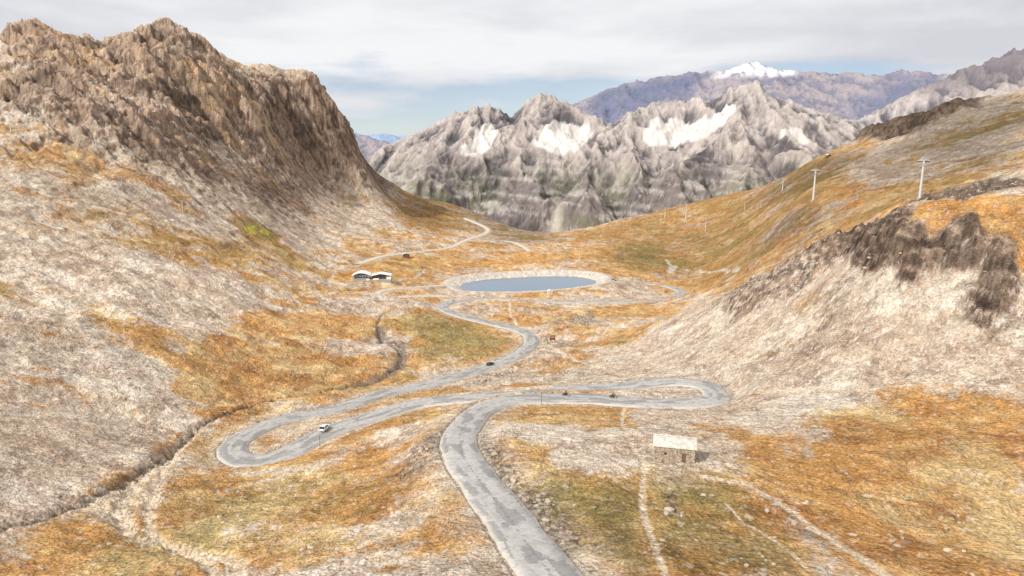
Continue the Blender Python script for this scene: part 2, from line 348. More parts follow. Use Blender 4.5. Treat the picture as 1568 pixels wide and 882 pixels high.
Z+=rocks_bank*(fbm(X,Y,2.2,4,44,.6,True)-.3)*.7*near*(1-np.clip(shoulder*2,0,1))
# ---------------------------------------------------------------- slope and sideways crags
def normals(Xa,Ya,Za):
    a0,a1,a2=[np.gradient(q,axis=0) for q in (Xa,Ya,Za)]; c0,c1_,c2=[np.gradient(q,axis=1) for q in (Xa,Ya,Za)]
    nx=c1_*a2-c2*a1; ny=c2*a0-c0*a2; nz_=c0*a1-c1_*a0
    L=np.sqrt(nx*nx+ny*ny+nz_*nz_)+1e-9; s=np.sign(nz_); return nx/L*s,ny/L*s,nz_/L*s
nx,ny,nz0=normals(X,Y,blur(Z,5))
hsl=np.sqrt(nx*nx+ny*ny)
lat=X*.8-Y*.25
cr1=fbm(lat+wa*.3,Z*1.25-.45*X,30,6,54,.6,True)-.42
dsp=cr1*mtn*side*np.clip(up-.15,0,1)*ss(.25,.55,hsl)*9
XD=X+nx*dsp; YD=Y+ny*dsp; ZD=Z+nz0*dsp*.6
nzx_,nzy_,nz=normals(XD,YD,ZD); nz=np.abs(nz)
# ---------------------------------------------------------------- colour
EXPO=1.2
def S(r,g,b):
    f=lambda c:(c/255/12.92 if c/255<=.04045 else ((c/255+.055)/1.055)**2.4)
    return np.array([f(r),f(g),f(b)],F)/F(EXPO)
def mix(a,b,t): return a*(1-t[...,None])+b*t[...,None]
n1=fbm(X,Y,55,5,81); n2=fbm(X,Y,11,5,82,.65); n3=fbm(X,Y,2.2,4,83,.65); n4=fbm(X,Y,260,5,84,.55); n5=fbm(X,Y,26,6,85,.65)
nG=fbm(X+wa*.5,Y+wb_*.5,75,8,87,.68); nH=fbm(X,Y*1.0,16,6,88,.68)
def c(a): return np.broadcast_to(a,X.shape+(3,)).astype(F)
grass=mix(c(S(204,150,84)),c(S(220,186,128)),ss(-.2,.35,n5+n1*.4))
grass=mix(grass,c(S(176,118,62)),ss(-.05,.32,n2*.7+.5*nH)*.8)
tt=np.clip(T+nG*.9+n2*.25,0,1)
grass=mix(grass,c(S(150,134,76)),ss(.35,.85,tt)*.85)
grass=mix(grass,c(S(206,198,62)),np.clip(ss(.82,.95,T+n3*.1),0,1)*.85)
scree=mix(c(S(212,190,166)),c(S(230,214,194)),ss(-.25,.3,n5+n1*.5))
scree=mix(scree,c(S(178,152,130)),ss(-.05,.35,n2*.8-nG*.6+n3*.3)*.85)
rock=mix(c(S(186,160,138)),c(S(126,104,90)),ss(-.2,.22,n2+n3*.5))
rock=mix(rock,c(S(214,196,176)),ss(.08,.4,nH)*.45)
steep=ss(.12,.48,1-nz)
rock=mix(rock*F(1.08),rock*F(.5),steep*np.clip(near+.35,0,1)*np.clip(cm+.45,0,1))  # underside shade put into the colour: steep rock darker, flat rock lighter
strc=fbm(X*.25+n5*3,Z*1.0+.16*X+n5*3.0,2.6,4,99,.6)
rock*=(1+np.clip(strc*1.3,-.45,.3)*np.clip(cm*1.5,0,1))[...,None]
g=ss(-.12,.12,(G-.5)*.68+.02+.94*nG+.48*nH+.2*n3-(1-nz)*.12)
rk=ss(-.12,.12,(R-.62)*.7+.5*nG+.45*nH+np.clip(.84-nz,0,1)*1.1)*(R>.02)
rk=np.maximum(rk,cliff*ss(-.35,-.05,n2+n5+cliff*.4-.2))
col=mix(scree,grass,g*.92*(1-.75*ss(.3,.6,1-nz)*mtn))
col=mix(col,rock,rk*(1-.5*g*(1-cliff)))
col*=np.clip(1+(BR-1)[...,None],0,2)
relief_shade=(b5-.42)*near*.5*np.clip(up+.15,0,1)+cr1*mtn*up*.7+ribL*mtn*lefts*up*1.2  # painted shade: recesses darkened, ribs lightened in the ground colour
col*=(1+np.clip(relief_shade*1.1,-.45,.3))[...,None]
dm=ss(.06,.28,fbm(X,Y,38,7,89,.66))*nf
col=mix(col,col*np.array([.76,.72,.68],F),dm*.85)
# far mountains
fr1=fbm(X,Y,330,6,91,.6); fr2=fbm(X,Y*.4,70,6,92,.66,False,.25); fr3=fbm(X,Y*.7,24,4,93,.7)
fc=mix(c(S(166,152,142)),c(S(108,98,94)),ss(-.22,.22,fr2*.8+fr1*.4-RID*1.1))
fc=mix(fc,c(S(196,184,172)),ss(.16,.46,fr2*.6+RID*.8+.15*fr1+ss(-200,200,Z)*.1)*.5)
low=ss(40,-190,Z+fr1*150+fr2*60)
fc=mix(fc,mix(c(S(108,98,94)),c(S(98,98,70)),ss(-.1,.2,fr1+.5*fr2)),low*.8)
strata=fbm(X*.15+Y*.1,Z+.06*X+fr1*25,24,4,94,.6)
fc=mix(fc,c(S(186,178,168)),low*ss(.06,.24,strata+.3*fr2)*.55)
fc*= (1+fr3*.5+strata*.25+np.clip(RID*.8,-.35,.2))[...,None]*(1-.3*ss(.28,.62,1-nz))[...,None]  # gully shade painted in: far gullies darker, ridges lighter
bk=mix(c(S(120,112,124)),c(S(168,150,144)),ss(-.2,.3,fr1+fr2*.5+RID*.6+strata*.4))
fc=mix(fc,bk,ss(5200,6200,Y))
h3=ss(300,520,Z)*ss(4300,4700,Y)*ss(1500,2300,X)*(1-ss(5600,6000,Y)); fc=mix(fc,c(S(104,90,88)),h3*.8)
fc=mix(fc,c(S(150,176,206)),ss(8700,9800,Y)*.95)  # air haze painted into the colour of the farthest ridges
cloud_shade=polym([(880,185),(905,150),(950,128),(1070,112),(1085,118),(1040,150),(950,178),(910,185)],.01,5)*ss(5000,6000,Y)  # cloud shadow on the back range, painted into the rock colour
cloud_shade=np.maximum(cloud_shade,polym([(1300,160),(1380,125),(1440,112),(1500,112),(1440,140),(1360,165)],.01,5)*ss(5400,6000,Y)*.7)
fc=mix(fc,c(S(76,82,112)),cloud_shade*.8)
fc=mix(fc,c(S(156,166,188)),(np.clip((Y-2500)/12000,0,.28)).astype(F))  # bluish haze mixed into the rock colour with distance
def wob(pts,w_=.02): return polym(pts,w_,4)
sn=np.maximum.reduce([wob(p) for p in ([(982,218),(1000,184),(1030,180),(1060,190),(1092,190),(1116,162),(1130,168),(1104,202),(1080,216),(1020,226)],
   [(806,230),(830,196),(870,190),(918,200),(895,224),(850,238)],[(735,180),(755,196),(742,236),(700,250),(720,205)],[(1195,205),(1245,208),(1240,214),(1200,212)])])
fc=mix(fc,c(S(228,220,212)),ss(.36,.58,sn+.36*fr2+.2*RID)*.92)
gl=np.maximum.reduce([wob(p,.008) for p in ([(838,354),(849,322),(852,300),(857,300),(857,324),(845,358)],[(640,300),(650,270),(655,270),(648,302)],[(1120,240),(1132,215),(1138,216),(1128,246)],[(905,300),(915,270),(920,272),(912,304)],[(1000,260),(1012,235),(1018,236),(1008,262)])])
fc=mix(fc,c(S(206,196,182)),gl*.7)
sp_=polym([(1085,116),(1110,106),(1152,94),(1195,107),(1225,112),(1180,118)],.01,3)*ss(6500,7400,Y)
fc=mix(fc,c(S(250,250,252)),sp_*.95*ss(-.3,.0,fr2))
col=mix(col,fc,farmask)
gravel=mix(c(S(208,194,174)),c(S(180,162,142)),ss(-.3,.4,n3+n2*.5))
col=mix(col,scree,verge*.5*ss(-.3,.2,nH+n3*.4))
col=mix(col,gravel,np.clip(shoulder*.85,0,1)*ss(-.5,.1,n3+.25))
col=mix(col,c(S(218,206,192)),lakering)
col=mix(col,gravel*F(1.08),hutpad*.85)
col=mix(col,c(S(226,204,176)),np.clip(paths*.9+fan*.55+braid*.85,0,1))
col=mix(col,c(S(110,94,78)),np.clip(stream*.85,0,1)*ss(-.35,.15,n3+.1))
col=mix(col,c(S(130,116,104)),streamb*.8)
col=mix(col,c(S(206,196,180)),np.clip(stream2*.6+pale*.85,0,1))
rb=rocks_bank*ss(-.28,.12,fbm(X,Y,1.6,4,45,.6)+n3*.4)
col=mix(col,mix(c(S(96,84,74)),c(S(176,160,142)),ss(-.1,.25,n3)),rb*.85)
h1=fbm(X,Y,.9,3,95,.7); h2=fbm(X,Y,5.5,5,96,.72)
col*=(1+(h1*.42+h2*.42)[...,None]*(1-farmask*.7)[...,None])
col*=(1+(n4*.14)[...,None])
spk=ss(.22,.40,fbm(X,Y,1.7,3,97,.6)+.25*n2)*(1-g*.5)*near*(1-cliff)
col=mix(col,c(S(242,232,218)),spk*.65)
dks=ss(.26,.43,fbm(X,Y,2.4,4,98,.6)-.2*n5)*near
col=mix(col,col*F(.58),dks*.6)
col=np.clip(col,.012,.85)
# ---------------------------------------------------------------- build terrain mesh
def link(o): bpy.context.scene.collection.objects.link(o); return o
nv=NR*NT
co=np.stack([XD,YD,ZD],-1).reshape(-1,3).astype(F)
ii=np.arange(NR-1)[:,None]*NT+np.arange(NT-1)[None,:]
quads=np.stack([ii,ii+1,ii+NT+1,ii+NT],-1).reshape(-1,4).astype(np.int32)
def npmesh(name,co,faces,smooth_=True):
    me=bpy.data.meshes.new(name); k=faces.shape[1]
    me.vertices.add(len(co)); me.vertices.foreach_set('co',co.ravel())
    me.loops.add(faces.size); me.loops.foreach_set('vertex_index',faces.ravel())
    me.polygons.add(len(faces)); me.polygons.foreach_set('loop_start',np.arange(0,faces.size,k,dtype=np.int32))
    try: me.polygons.foreach_set('loop_total',np.full(len(faces),k,dtype=np.int32))
    except Exception: pass
    me.polygons.foreach_set('use_smooth',np.full(len(faces),smooth_))
    me.update(calc_edges=True); return me
me=npmesh('terrain',co,quads)
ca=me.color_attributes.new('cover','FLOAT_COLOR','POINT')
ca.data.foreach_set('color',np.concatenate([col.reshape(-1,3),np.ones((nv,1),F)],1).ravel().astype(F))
terr_o=link(bpy.data.objects.new('mountain_terrain',me))
# ---------------------------------------------------------------- materials
def newmat(name):
    m_=bpy.data.materials.new(name); m_.use_nodes=True; nt=m_.node_tree; bs=nt.nodes['Principled BSDF']; return m_,nt,bs
def N(nt,t,**k):
    n_=nt.nodes.new(t)
    for a,b in k.items(): setattr(n_,a,b)
    return n_
def mat(name,rgb,rough=.7,var=.15,scale=3.0,metal=0.0,bump=0.0):
    m_,nt,bs=newmat(name)
    tc=N(nt,'ShaderNodeTexCoord'); no=N(nt,'ShaderNodeTexNoise'); no.inputs['Scale'].default_value=scale; no.inputs['Detail'].default_value=5
    nt.links.new(tc.outputs['Object'],no.inputs['Vector'])
    cr=N(nt,'ShaderNodeValToRGB'); cr.color_ramp.elements[0].position=.3; cr.color_ramp.elements[1].position=.7
    cr.color_ramp.elements[0].color=tuple(max(float(c_)*(1-var),0) for c_ in rgb)+(1,); cr.color_ramp.elements[1].color=tuple(min(float(c_)*(1+var),1) for c_ in rgb)+(1,)
    nt.links.new(no.outputs['Fac'],cr.inputs['Fac']); nt.links.new(cr.outputs['Color'],bs.inputs['Base Color'])
    bs.inputs['Roughness'].default_value=rough; bs.inputs['Metallic'].default_value=metal
    if bump:
        bp=N(nt,'ShaderNodeBump'); bp.inputs['Distance'].default_value=bump; nt.links.new(no.outputs['Fac'],bp.inputs['Height']); nt.links.new(bp.outputs['Normal'],bs.inputs['Normal'])
    return m_
tm,nt,bs=newmat('alpine_ground')
at=N(nt,'ShaderNodeAttribute'); at.attribute_name='cover'
geo=N(nt,'ShaderNodeNewGeometry')
hs=[]
for sc,det,ro in ((1.9,5,.75),(.28,6,.75),(.02,7,.7)):
    no=N(nt,'ShaderNodeTexNoise'); no.inputs['Scale'].default_value=sc; no.inputs['Detail'].default_value=det; no.inputs['Roughness'].default_value=ro
    nt.links.new(geo.outputs['Position'],no.inputs['Vector']); hs.append(no)
def mrng(src,a,b,c_,d):
    m_=N(nt,'ShaderNodeMapRange'); m_.inputs['From Min'].default_value=a; m_.inputs['From Max'].default_value=b; m_.inputs['To Min'].default_value=c_; m_.inputs['To Max'].default_value=d; nt.links.new(src,m_.inputs['Value']); return m_.outputs[0]
f1=mrng(hs[0].outputs['Fac'],.32,.68,.5,1.55); f2=mrng(hs[1].outputs['Fac'],.32,.68,.74,1.28)
mu=N(nt,'ShaderNodeMath',operation='MULTIPLY'); nt.links.new(f1,mu.inputs[0]); nt.links.new(f2,mu.inputs[1])
vm=N(nt,'ShaderNodeVectorMath',operation='SCALE'); nt.links.new(at.outputs['Color'],vm.inputs[0]); nt.links.new(mu.outputs[0],vm.inputs['Scale'])
nt.links.new(vm.outputs[0],bs.inputs['Base Color'])
pn=None
for no,dist,st in zip(hs,(.3,1.3,16),(.8,.8,.7)):
    b_=N(nt,'ShaderNodeBump'); b_.inputs['Distance'].default_value=dist; b_.inputs['Strength'].default_value=st; nt.links.new(no.outputs['Fac'],b_.inputs['Height'])
    if pn: nt.links.new(pn.outputs[0],b_.inputs['Normal'])
    pn=b_
nt.links.new(pn.outputs[0],bs.inputs['Normal']); bs.inputs['Roughness'].default_value=.95; bs.inputs['Specular IOR Level'].default_value=.12
me.materials.append(tm)
# road material
rm,nt,bs=newmat('worn_asphalt')
uv=N(nt,'ShaderNodeUVMap'); uv.uv_map='UVMap'
geo=N(nt,'ShaderNodeNewGeometry')
no=N(nt,'ShaderNodeTexNoise'); no.inputs['Scale'].default_value=.6; no.inputs['Detail'].default_value=8; no.inputs['Roughness'].default_value=.75; nt.links.new(geo.outputs['Position'],no.inputs['Vector'])
no2=N(nt,'ShaderNodeTexNoise'); no2.inputs['Scale'].default_value=1.2; no2.inputs['Detail'].default_value=4; nt.links.new(geo.outputs['Position'],no2.inputs['Vector'])
dv_=N(nt,'ShaderNodeVectorMath',operation='MULTIPLY_ADD'); nt.links.new(no2.outputs['Color'],dv_.inputs[0]); dv_.inputs[1].default_value=(1.6,1.6,0); nt.links.new(uv.outputs[0],dv_.inputs[2])
mp=N(nt,'ShaderNodeMapping'); mp.inputs['Scale'].default_value=(.62,.16,1); nt.links.new(dv_.outputs[0],mp.inputs[0])
vo=N(nt,'ShaderNodeTexVoronoi'); vo.inputs['Scale'].default_value=1.0; vo.distance='CHEBYCHEV'; nt.links.new(mp.outputs[0],vo.inputs['Vector'])
sep=N(nt,'ShaderNodeSeparateColor'); nt.links.new(vo.outputs['Color'],sep.inputs[0])
cr=N(nt,'ShaderNodeValToRGB'); e=cr.color_ramp.elements; e[0].position=.32; e[0].color=(.31,.292,.27,1); e[1].position=.68; e[1].color=(.50,.475,.44,1)
nt.links.new(no.outputs['Fac'],cr.inputs[0])
def mixc(fac,a,b):
    m_=N(nt,'ShaderNodeMix',data_type='RGBA'); nt.links.new(fac,m_.inputs[0])
    nt.links.new(a,m_.inputs[6])
    if isinstance(b,tuple): m_.inputs[7].default_value=b
    else: nt.links.new(b,m_.inputs[7])
    return m_.outputs[2]
pf=N(nt,'ShaderNodeMath',operation='MULTIPLY'); nt.links.new(mrng(sep.outputs[0],.62,.66,0,.85),pf.inputs[0]); nt.links.new(mrng(no.outputs['Fac'],.35,.6,.35,1),pf.inputs[1])
o_=mixc(pf.outputs[0],cr.outputs[0],(.19,.182,.175,1))
sx=N(nt,'ShaderNodeSeparateXYZ'); nt.links.new(uv.outputs[0],sx.inputs[0]); ab=N(nt,'ShaderNodeMath',operation='ABSOLUTE'); nt.links.new(sx.outputs[0],ab.inputs[0])
nzx=N(nt,'ShaderNodeMath',operation='ADD'); nt.links.new(ab.outputs[0],nzx.inputs[0]); nt.links.new(mrng(no2.outputs['Fac'],.3,.7,-.35,.35),nzx.inputs[1])
o_=mixc(mrng(nzx.outputs[0],.0,.16,.55,0),o_,(.15,.14,.13,1))
vo2=N(nt,'ShaderNodeTexVoronoi'); vo2.feature='DISTANCE_TO_EDGE'; vo2.inputs['Scale'].default_value=.3
dv2=N(nt,'ShaderNodeVectorMath',operation='MULTIPLY_ADD'); nt.links.new(no2.outputs['Color'],dv2.inputs[0]); dv2.inputs[1].default_value=(3,3,3); nt.links.new(geo.outputs['Position'],dv2.inputs[2]); nt.links.new(dv2.outputs[0],vo2.inputs['Vector'])
o_=mixc(mrng(vo2.outputs['Distance'],0,.03,.55,0),o_,(.14,.13,.12,1))
adn=N(nt,'ShaderNodeMath',operation='ADD'); nt.links.new(ab.outputs[0],adn.inputs[0]); nt.links.new(mrng(no.outputs['Fac'],.3,.7,-.5,.5),adn.inputs[1])
o_=mixc(mrng(adn.outputs[0],3.2,3.8,0,.7),o_,(.56,.50,.42,1))
nt.links.new(o_,bs.inputs['Base Color']); bs.inputs['Roughness'].default_value=.85
bp=N(nt,'ShaderNodeBump'); bp.inputs['Distance'].default_value=.06; nt.links.new(no.outputs['Fac'],bp.inputs['Height']); nt.links.new(bp.outputs[0],bs.inputs['Normal'])
gm=mat('gravel_track',tuple(S(212,200,182)),.95,.18,.5)
def ribbon(name,l,w,m_):
    t=np.gradient(l[:,:2],axis=0); t/=np.linalg.norm(t,axis=1,keepdims=True)+1e-9; nr=np.stack([-t[:,1],t[:,0]],1)
    s=np.concatenate([[0],np.cumsum(np.hypot(*np.diff(l[:,:2],axis=0).T))])
    jl=fbm(s.astype(F),(s*0+3.3).astype(F),8,3,1,.6)*.6; jr=fbm(s.astype(F),(s*0+9.4).astype(F),8,3,2,.6)*.6
    offs=[-1.02,-1,-.5,0,.5,1,1.02]; zs=[-.7,0,.04,.07,.04,0,-.7]
    V=[];UV=[]
    for k,(o,z) in enumerate(zip(offs,zs)):
        ww=w*o + (-jl if o<-.9 else (jr if o>.9 else 0))
        if abs(o)==1.02: ww=ww+.25*np.sign(o)
        p=np.stack([l[:,0]+nr[:,0]*ww,l[:,1]+nr[:,1]*ww,l[:,2]+z+.03],1); V.append(p); UV.append(np.stack([np.full(len(l),0)+w*o,s],1))
    V=np.stack(V,1); UV=np.stack(UV,1); K=len(offs); nL=len(l)
    idx=np.arange(nL-1)[:,None]*K+np.arange(K-1)[None,:]
    f=np.stack([idx,idx+K,idx+K+1,idx+1],-1).reshape(-1,4).astype(np.int32)
    me=npmesh(name,V.reshape(-1,3).astype(F),f,True); ul=me.uv_layers.new(name='UVMap'); ul.data.foreach_set('uv',UV.reshape(-1,2)[f.ravel()].astype(F).ravel())
    me.materials.append(m_); return link(bpy.data.objects.new(name,me))
for name,l,w in roads: ribbon(name,l,w,rm if name in('mountain_road',) else gm)
wm,nt,bs=newmat('reservoir_water'); bs.inputs['Base Color'].default_value=(.10,.16,.23,1); bs.inputs['Roughness'].default_value=.1
no=N(nt,'ShaderNodeTexNoise'); no.inputs['Scale'].default_value=.35; no.inputs['Detail'].default_value=5; bp=N(nt,'ShaderNodeBump'); bp.inputs['Distance'].default_value=.12; bp.inputs['Strength'].default_value=.4
geo=N(nt,'ShaderNodeNewGeometry'); nt.links.new(geo.outputs['Position'],no.inputs['Vector']); nt.links.new(no.outputs['Fac'],bp.inputs['Height']); nt.links.new(bp.outputs[0],bs.inputs['Normal'])
me=bpy.data.meshes.new('water'); cen=lk.mean(0); big=cen+(lk-cen)*1.03
me.from_pydata([(a,b,LAKEZ) for a,b in big],[],[list(range(len(big)))]); me.materials.append(wm); link(bpy.data.objects.new('reservoir_lake',me))
# ---------------------------------------------------------------- stones
bm=bmesh.new(); bmesh.ops.create_icosphere(bm,subdivisions=1,radius=1); tv=np.array([v.co[:] for v in bm.verts]); tf=np.array([[v.index for v in f.verts] for f in bm.faces]); bm.free()
iN=int(np.searchsorted(rs,420))
dens=(.12+.35*(1-g)+.5*up+3.0*rocks_bank+.5*braid)[:iN]*(1-.97*cliff[:iN])*(1-np.clip(shoulder[:iN]*3,0,1)*.97)*ss(-.2,.4,n2[:iN]+n5[:iN]*.5)*(rs[:iN,None]/400)**1.3
dens[:,np.abs(th)>.70]=0
dens[rdist[:iN]<.6]=0
pr=dens.ravel().astype(np.float64); pr/=pr.sum(); NS=9000
pick=rng.choice(len(pr),NS,p=pr); 
VV=[];FF=[]
px_=XD[:iN].ravel()[pick];py_=YD[:iN].ravel()[pick];pz_=ZD[:iN].ravel()[pick]; rbk=rocks_bank[:iN].ravel()[pick]
for k in range(NS):
    s_=.12+.55*rng.random()**5*(1+.6*rbk[k]); s_*=1+.35*(py_[k]>200)
    j=tv*(1+rng.normal(0,.16,(len(tv),1)))*np.array([1,rng.uniform(.6,1),rng.uniform(.35,.65)])*s_
    a=rng.random()*6.28; ca_,sb=math.cos(a),math.sin(a)
    j=np.stack([j[:,0]*ca_-j[:,1]*sb,j[:,0]*sb+j[:,1]*ca_,j[:,2]],1)
    VV.append(j+np.array([px_[k],py_[k],pz_[k]+s_*.05])); FF.append(tf+k*len(tv))
me=npmesh('scattered_rocks',np.vstack(VV).astype(F),np.vstack(FF).astype(np.int32),False)
me.materials.append(mat('field_stone',tuple(S(190,174,154)),.9,.35,.15)); link(bpy.data.objects.new('scattered_rocks',me))
# ---------------------------------------------------------------- object builder
class MB:
    def __init__(s): s.v=[];s.f=[];s.m=[];s.mats=[]
    def mi(s,m_):
        if m_ not in s.mats: s.mats.append(m_)
        return s.mats.index(m_)
    def add(s,v,f,m_):
        o=len(s.v); s.v+= [tuple(p) for p in v]; s.f+=[[i+o for i in q] for q in f]; s.m+=[s.mi(m_)]*len(f)
    def box(s,c_,d,m_,rz=0,taper=1.0):
        x,y,z=d[0]/2,d[1]/2,d[2]/2; v=[]
        for zz,t in ((-z,1),(z,taper)):
            for a,b in ((-x,-y),(x,-y),(x,y),(-x,y)):
                a*=t;b*=t
                v.append((c_[0]+a*math.cos(rz)-b*math.sin(rz),c_[1]+a*math.sin(rz)+b*math.cos(rz),c_[2]+zz))
        s.add(v,[(0,3,2,1),(4,5,6,7),(0,1,5,4),(1,2,6,5),(2,3,7,6),(3,0,4,7)],m_)
    def cyl(s,a,b,ra,rb,m_,n=10):
        a=Vector(a);b=Vector(b);d=(b-a).normalized(); x=d.orthogonal().normalized(); y=d.cross(x)
        v=[]
        for p,r in ((a,ra),(b,rb)):
            for k in range(n):
                t=k*2*math.pi/n; v.append(p+(x*math.cos(t)+y*math.sin(t))*r)
        s.add(v,[(k,(k+1)%n,n+(k+1)%n,n+k) for k in range(n)]+[list(range(n))[::-1],list(range(n,2*n))],m_)
    def prism(s,prof,w0,w1,m_,wt=None):
        n=len(prof); v=[(p[0],(w0 if wt is None else -wt[i]),p[1]) for i,p in enumerate(prof)]+[(p[0],(w1 if wt is None else wt[i]),p[1]) for i,p in enumerate(prof)]
        s.add(v,[list(range(n)),list(range(n,2*n))[::-1]]+[(i,n+i,n+(i+1)%n,(i+1)%n) for i in range(n)],m_)
    def obj(s,name,loc,rz=0,bevel=0,scale=1):
        me=bpy.data.meshes.new(name); me.from_pydata(s.v,[],s.f)
        for m_ in s.mats: me.materials.append(m_)
        me.polygons.foreach_set('material_index',s.m); 
        b=bmesh.new(); b.from_mesh(me); bmesh.ops.recalc_face_normals(b,faces=b.faces); b.to_mesh(me); b.free()
        o=link(bpy.data.objects.new(name,me)); o.location=loc; o.rotation_euler=(0,0,rz); o.scale=(scale,)*3
        if bevel:
            bv=o.modifiers.new('b','BEVEL'); bv.width=bevel; bv.segments=2; bv.limit_method='ANGLE'
        return o
def ground(u,v):
    x,y=hit(u,v); return (x,y,height(x,y))
white=mat('white_paint',(.8,.8,.78),.3,.04); dark=mat('dark_paint',(.05,.055,.07),.3,.1); glass=mat('car_glass',(.02,.025,.03),.08,.1); rubber=mat('rubber',(.02,.02,.02),.8); steel=mat('galvanised_steel',(.6,.6,.59),.5,.1,2,.1)
stone=mat('dry_stone_wall',(.42,.34,.25),.95,.5,2.2,0,.12); slate=mat('stone_slab_roof',(.60,.55,.47),.9,.28,1.2,0,.06); wood=mat('weathered_wood',(.16,.10,.06),.85,.3); redp=mat('red_brown_panel',(.26,.055,.03),.6,.2); lamp=mat('lamp_glass',(.75,.72,.65),.2); redl=mat('tail_lamp',(.5,.02,.02),.3)
def car(name,loc,rz,paint,van=False):
    b=MB()
    if van:
        prof=[(-2.3,.35),(2.3,.35),(2.38,.8),(2.1,1.05),(1.45,1.25),(.95,1.95),(-2.2,1.98),(-2.35,1.3),(-2.38,.6)]
        wt=[.9,.9,.92,.9,.9,.78,.78,.9,.92]; b.prism(prof,0,0,paint,wt=wt)
        b.prism([(1.38,1.28),(.98,1.86),(-2.0,1.86),(-2.1,1.28)],0,0,glass,wt=[.915,.82,.82,.915])
    else:
        prof=[(-2.1,.35),(2.1,.35),(2.2,.6),(2.1,.82),(1.0,.98),(-1.9,1.0),(-2.2,.85),(-2.2,.5)]
        wt=[.86,.86,.88,.84,.88,.88,.86,.88]; b.prism(prof,0,0,paint,wt=wt)
        b.prism([(1.05,.97),(.25,1.42),(-1.2,1.45),(-2.0,.98)],0,0,glass,wt=[.84,.66,.66,.82])
        b.prism([(.28,1.42),(.2,1.49),(-1.15,1.52),(-1.25,1.45)],0,0,paint,wt=[.66,.64,.64,.66])
        for sx in (-.84,.84):
            for xx,x2 in ((-.35,-.38),(1.0,.25),(-1.3,-1.25),(-1.95,-1.22)): b.cyl((xx,sx,.98),(x2,sx*.79,1.45),.035,.035,paint,6)
    for x in (-1.35,1.35):
        for sy in (-1,1):
            b.cyl((x,sy*.93,.33),(x,sy*.68,.33),.33,.33,rubber,16); b.cyl((x,sy*.945,.33),(x,sy*.9,.33),.19,.19,steel,12)
    for sy in (-.62,.62): b.box((2.16,sy,.68),(.12,.34,.15),lamp); b.box((-2.2,sy,.82),(.08,.28,.18),redl)
    for sy in (-1,1): b.box((.75,sy*.98,1.02),(.16,.16,.12),paint)
    return b.obj(name,loc,rz,.05)
def roadpt(u,v):
    x,y=hit(u,v); k=np.argmin((main[:,0]-x)**2+(main[:,1]-y)**2); k=min(max(k,1),len(main)-2); t=main[k+1]-main[k-1]; 
    return main[k], math.atan2(t[1],t[0])
def onroad(u,v,side):
    p,a=roadpt(u,v); return (p[0]-math.sin(a)*side,p[1]+math.cos(a)*side,p[2]+.08),a
l,a=onroad(471,667,-1.6); car('parked_car',(l[0]+2,l[1]+3.5,l[2]+.05),a+math.pi+.25,white)
l,a=onroad(743,558,1.2); car('dark_car',l,a,dark)
l,a=onroad(742,456,3.5); car('white_van',l,a,white,True)
l,a=onroad(720,463,3); car('white_car',l,a,white)
jk=mat('riding_jacket',(.05,.05,.06),.7); rj=mat('motorcycle_fairing',(.12,.03,.03),.35); hel=mat('helmet_shell',(.5,.08,.05),.25); 
def skin(name,pts,edges,rad,m_,parent):
    me=bpy.data.meshes.new(name); me.from_pydata(pts,edges,[]); o=link(bpy.data.objects.new(name,me)); sk=o.modifiers.new('s','SKIN')
    for i,r in enumerate(rad): me.skin_vertices[0].data[i].radius=(r,r)
    me.skin_vertices[0].data[0].use_root=True; ssf=o.modifiers.new('ss','SUBSURF'); ssf.levels=1; ssf.render_levels=1
    me.materials.append(m_); o.parent=parent; return o
def moto(loc,rz):
    e=bpy.data.objects.new('motorcycle_with_rider',None); link(e); e.location=loc; e.rotation_euler=(0,0,rz)
    b=MB()
    for x in (-.75,.75):
        b.cyl((x,-.07,.33),(x,.07,.33),.33,.33,rubber,18); b.cyl((x,-.08,.33),(x,.08,.33),.2,.2,steel,12)
    b.cyl((.75,.1,.33),(.45,.1,.95),.035,.035,steel); b.cyl((.75,-.1,.33),(.45,-.1,.95),.035,.035,steel)
    b.prism([(-.5,.35),(.35,.3),(.5,.7),(.6,.95),(.35,1.0),(.1,.88),(-.3,.8),(-.9,.88),(-.9,.78),(-.45,.65)],-.15,.15,rj)
    b.cyl((.42,-.36,1.05),(.42,.36,1.05),.02,.02,steel); b.box((.62,0,1.08),(.04,.3,.3),glass); b.box((.72,0,.9),(.06,.18,.14),lamp)
    b.box((-.8,.3,.7),(.4,.18,.3),dark); b.box((-.8,-.3,.7),(.4,.18,.3),dark); b.cyl((-.75,.07,.33),(-.1,.07,.42),.05,.05,steel)
    o=b.obj('motorcycle',(0,0,0),0,.02); o.parent=e
    pts=[(-.3,0,.92),(-.22,0,1.15),(-.1,0,1.42),(-.06,0,1.52),(-.03,0,1.62),
      (-.08,.2,1.42),(.1,.3,1.2),(.4,.3,1.08),(-.08,-.2,1.42),(.1,-.3,1.2),(.4,-.3,1.08),
      (-.28,.12,.9),(.12,.24,.8),(-.05,.22,.4),(.08,.22,.33),(-.28,-.12,.9),(.12,-.24,.8),(-.05,-.22,.4),(.08,-.22,.33)]
    ed=[(0,1),(1,2),(2,3),(3,4),(2,5),(5,6),(6,7),(2,8),(8,9),(9,10),(0,11),(11,12),(12,13),(13,14),(0,15),(15,16),(16,17),(17,18)]
    rad=[.16,.15,.17,.07,.07,.08,.055,.04,.08,.055,.04,.11,.08,.055,.05,.11,.08,.055,.05]
    skin('rider_body',pts,ed,rad,jk,e)
    h=MB(); 
    bm=bmesh.new(); bmesh.ops.create_uvsphere(bm,u_segments=16,v_segments=10,radius=.15); h.add([(v.co.x*1.1,v.co.y*.9,v.co.z*1.05+1.72) for v in bm.verts],[[v.index for v in f.verts] for f in bm.faces],hel); bm.free()
    h.box((.13,0,1.73),(.08,.2,.1),glass); o=h.obj('rider_helmet',(0,0,0)); o.parent=e
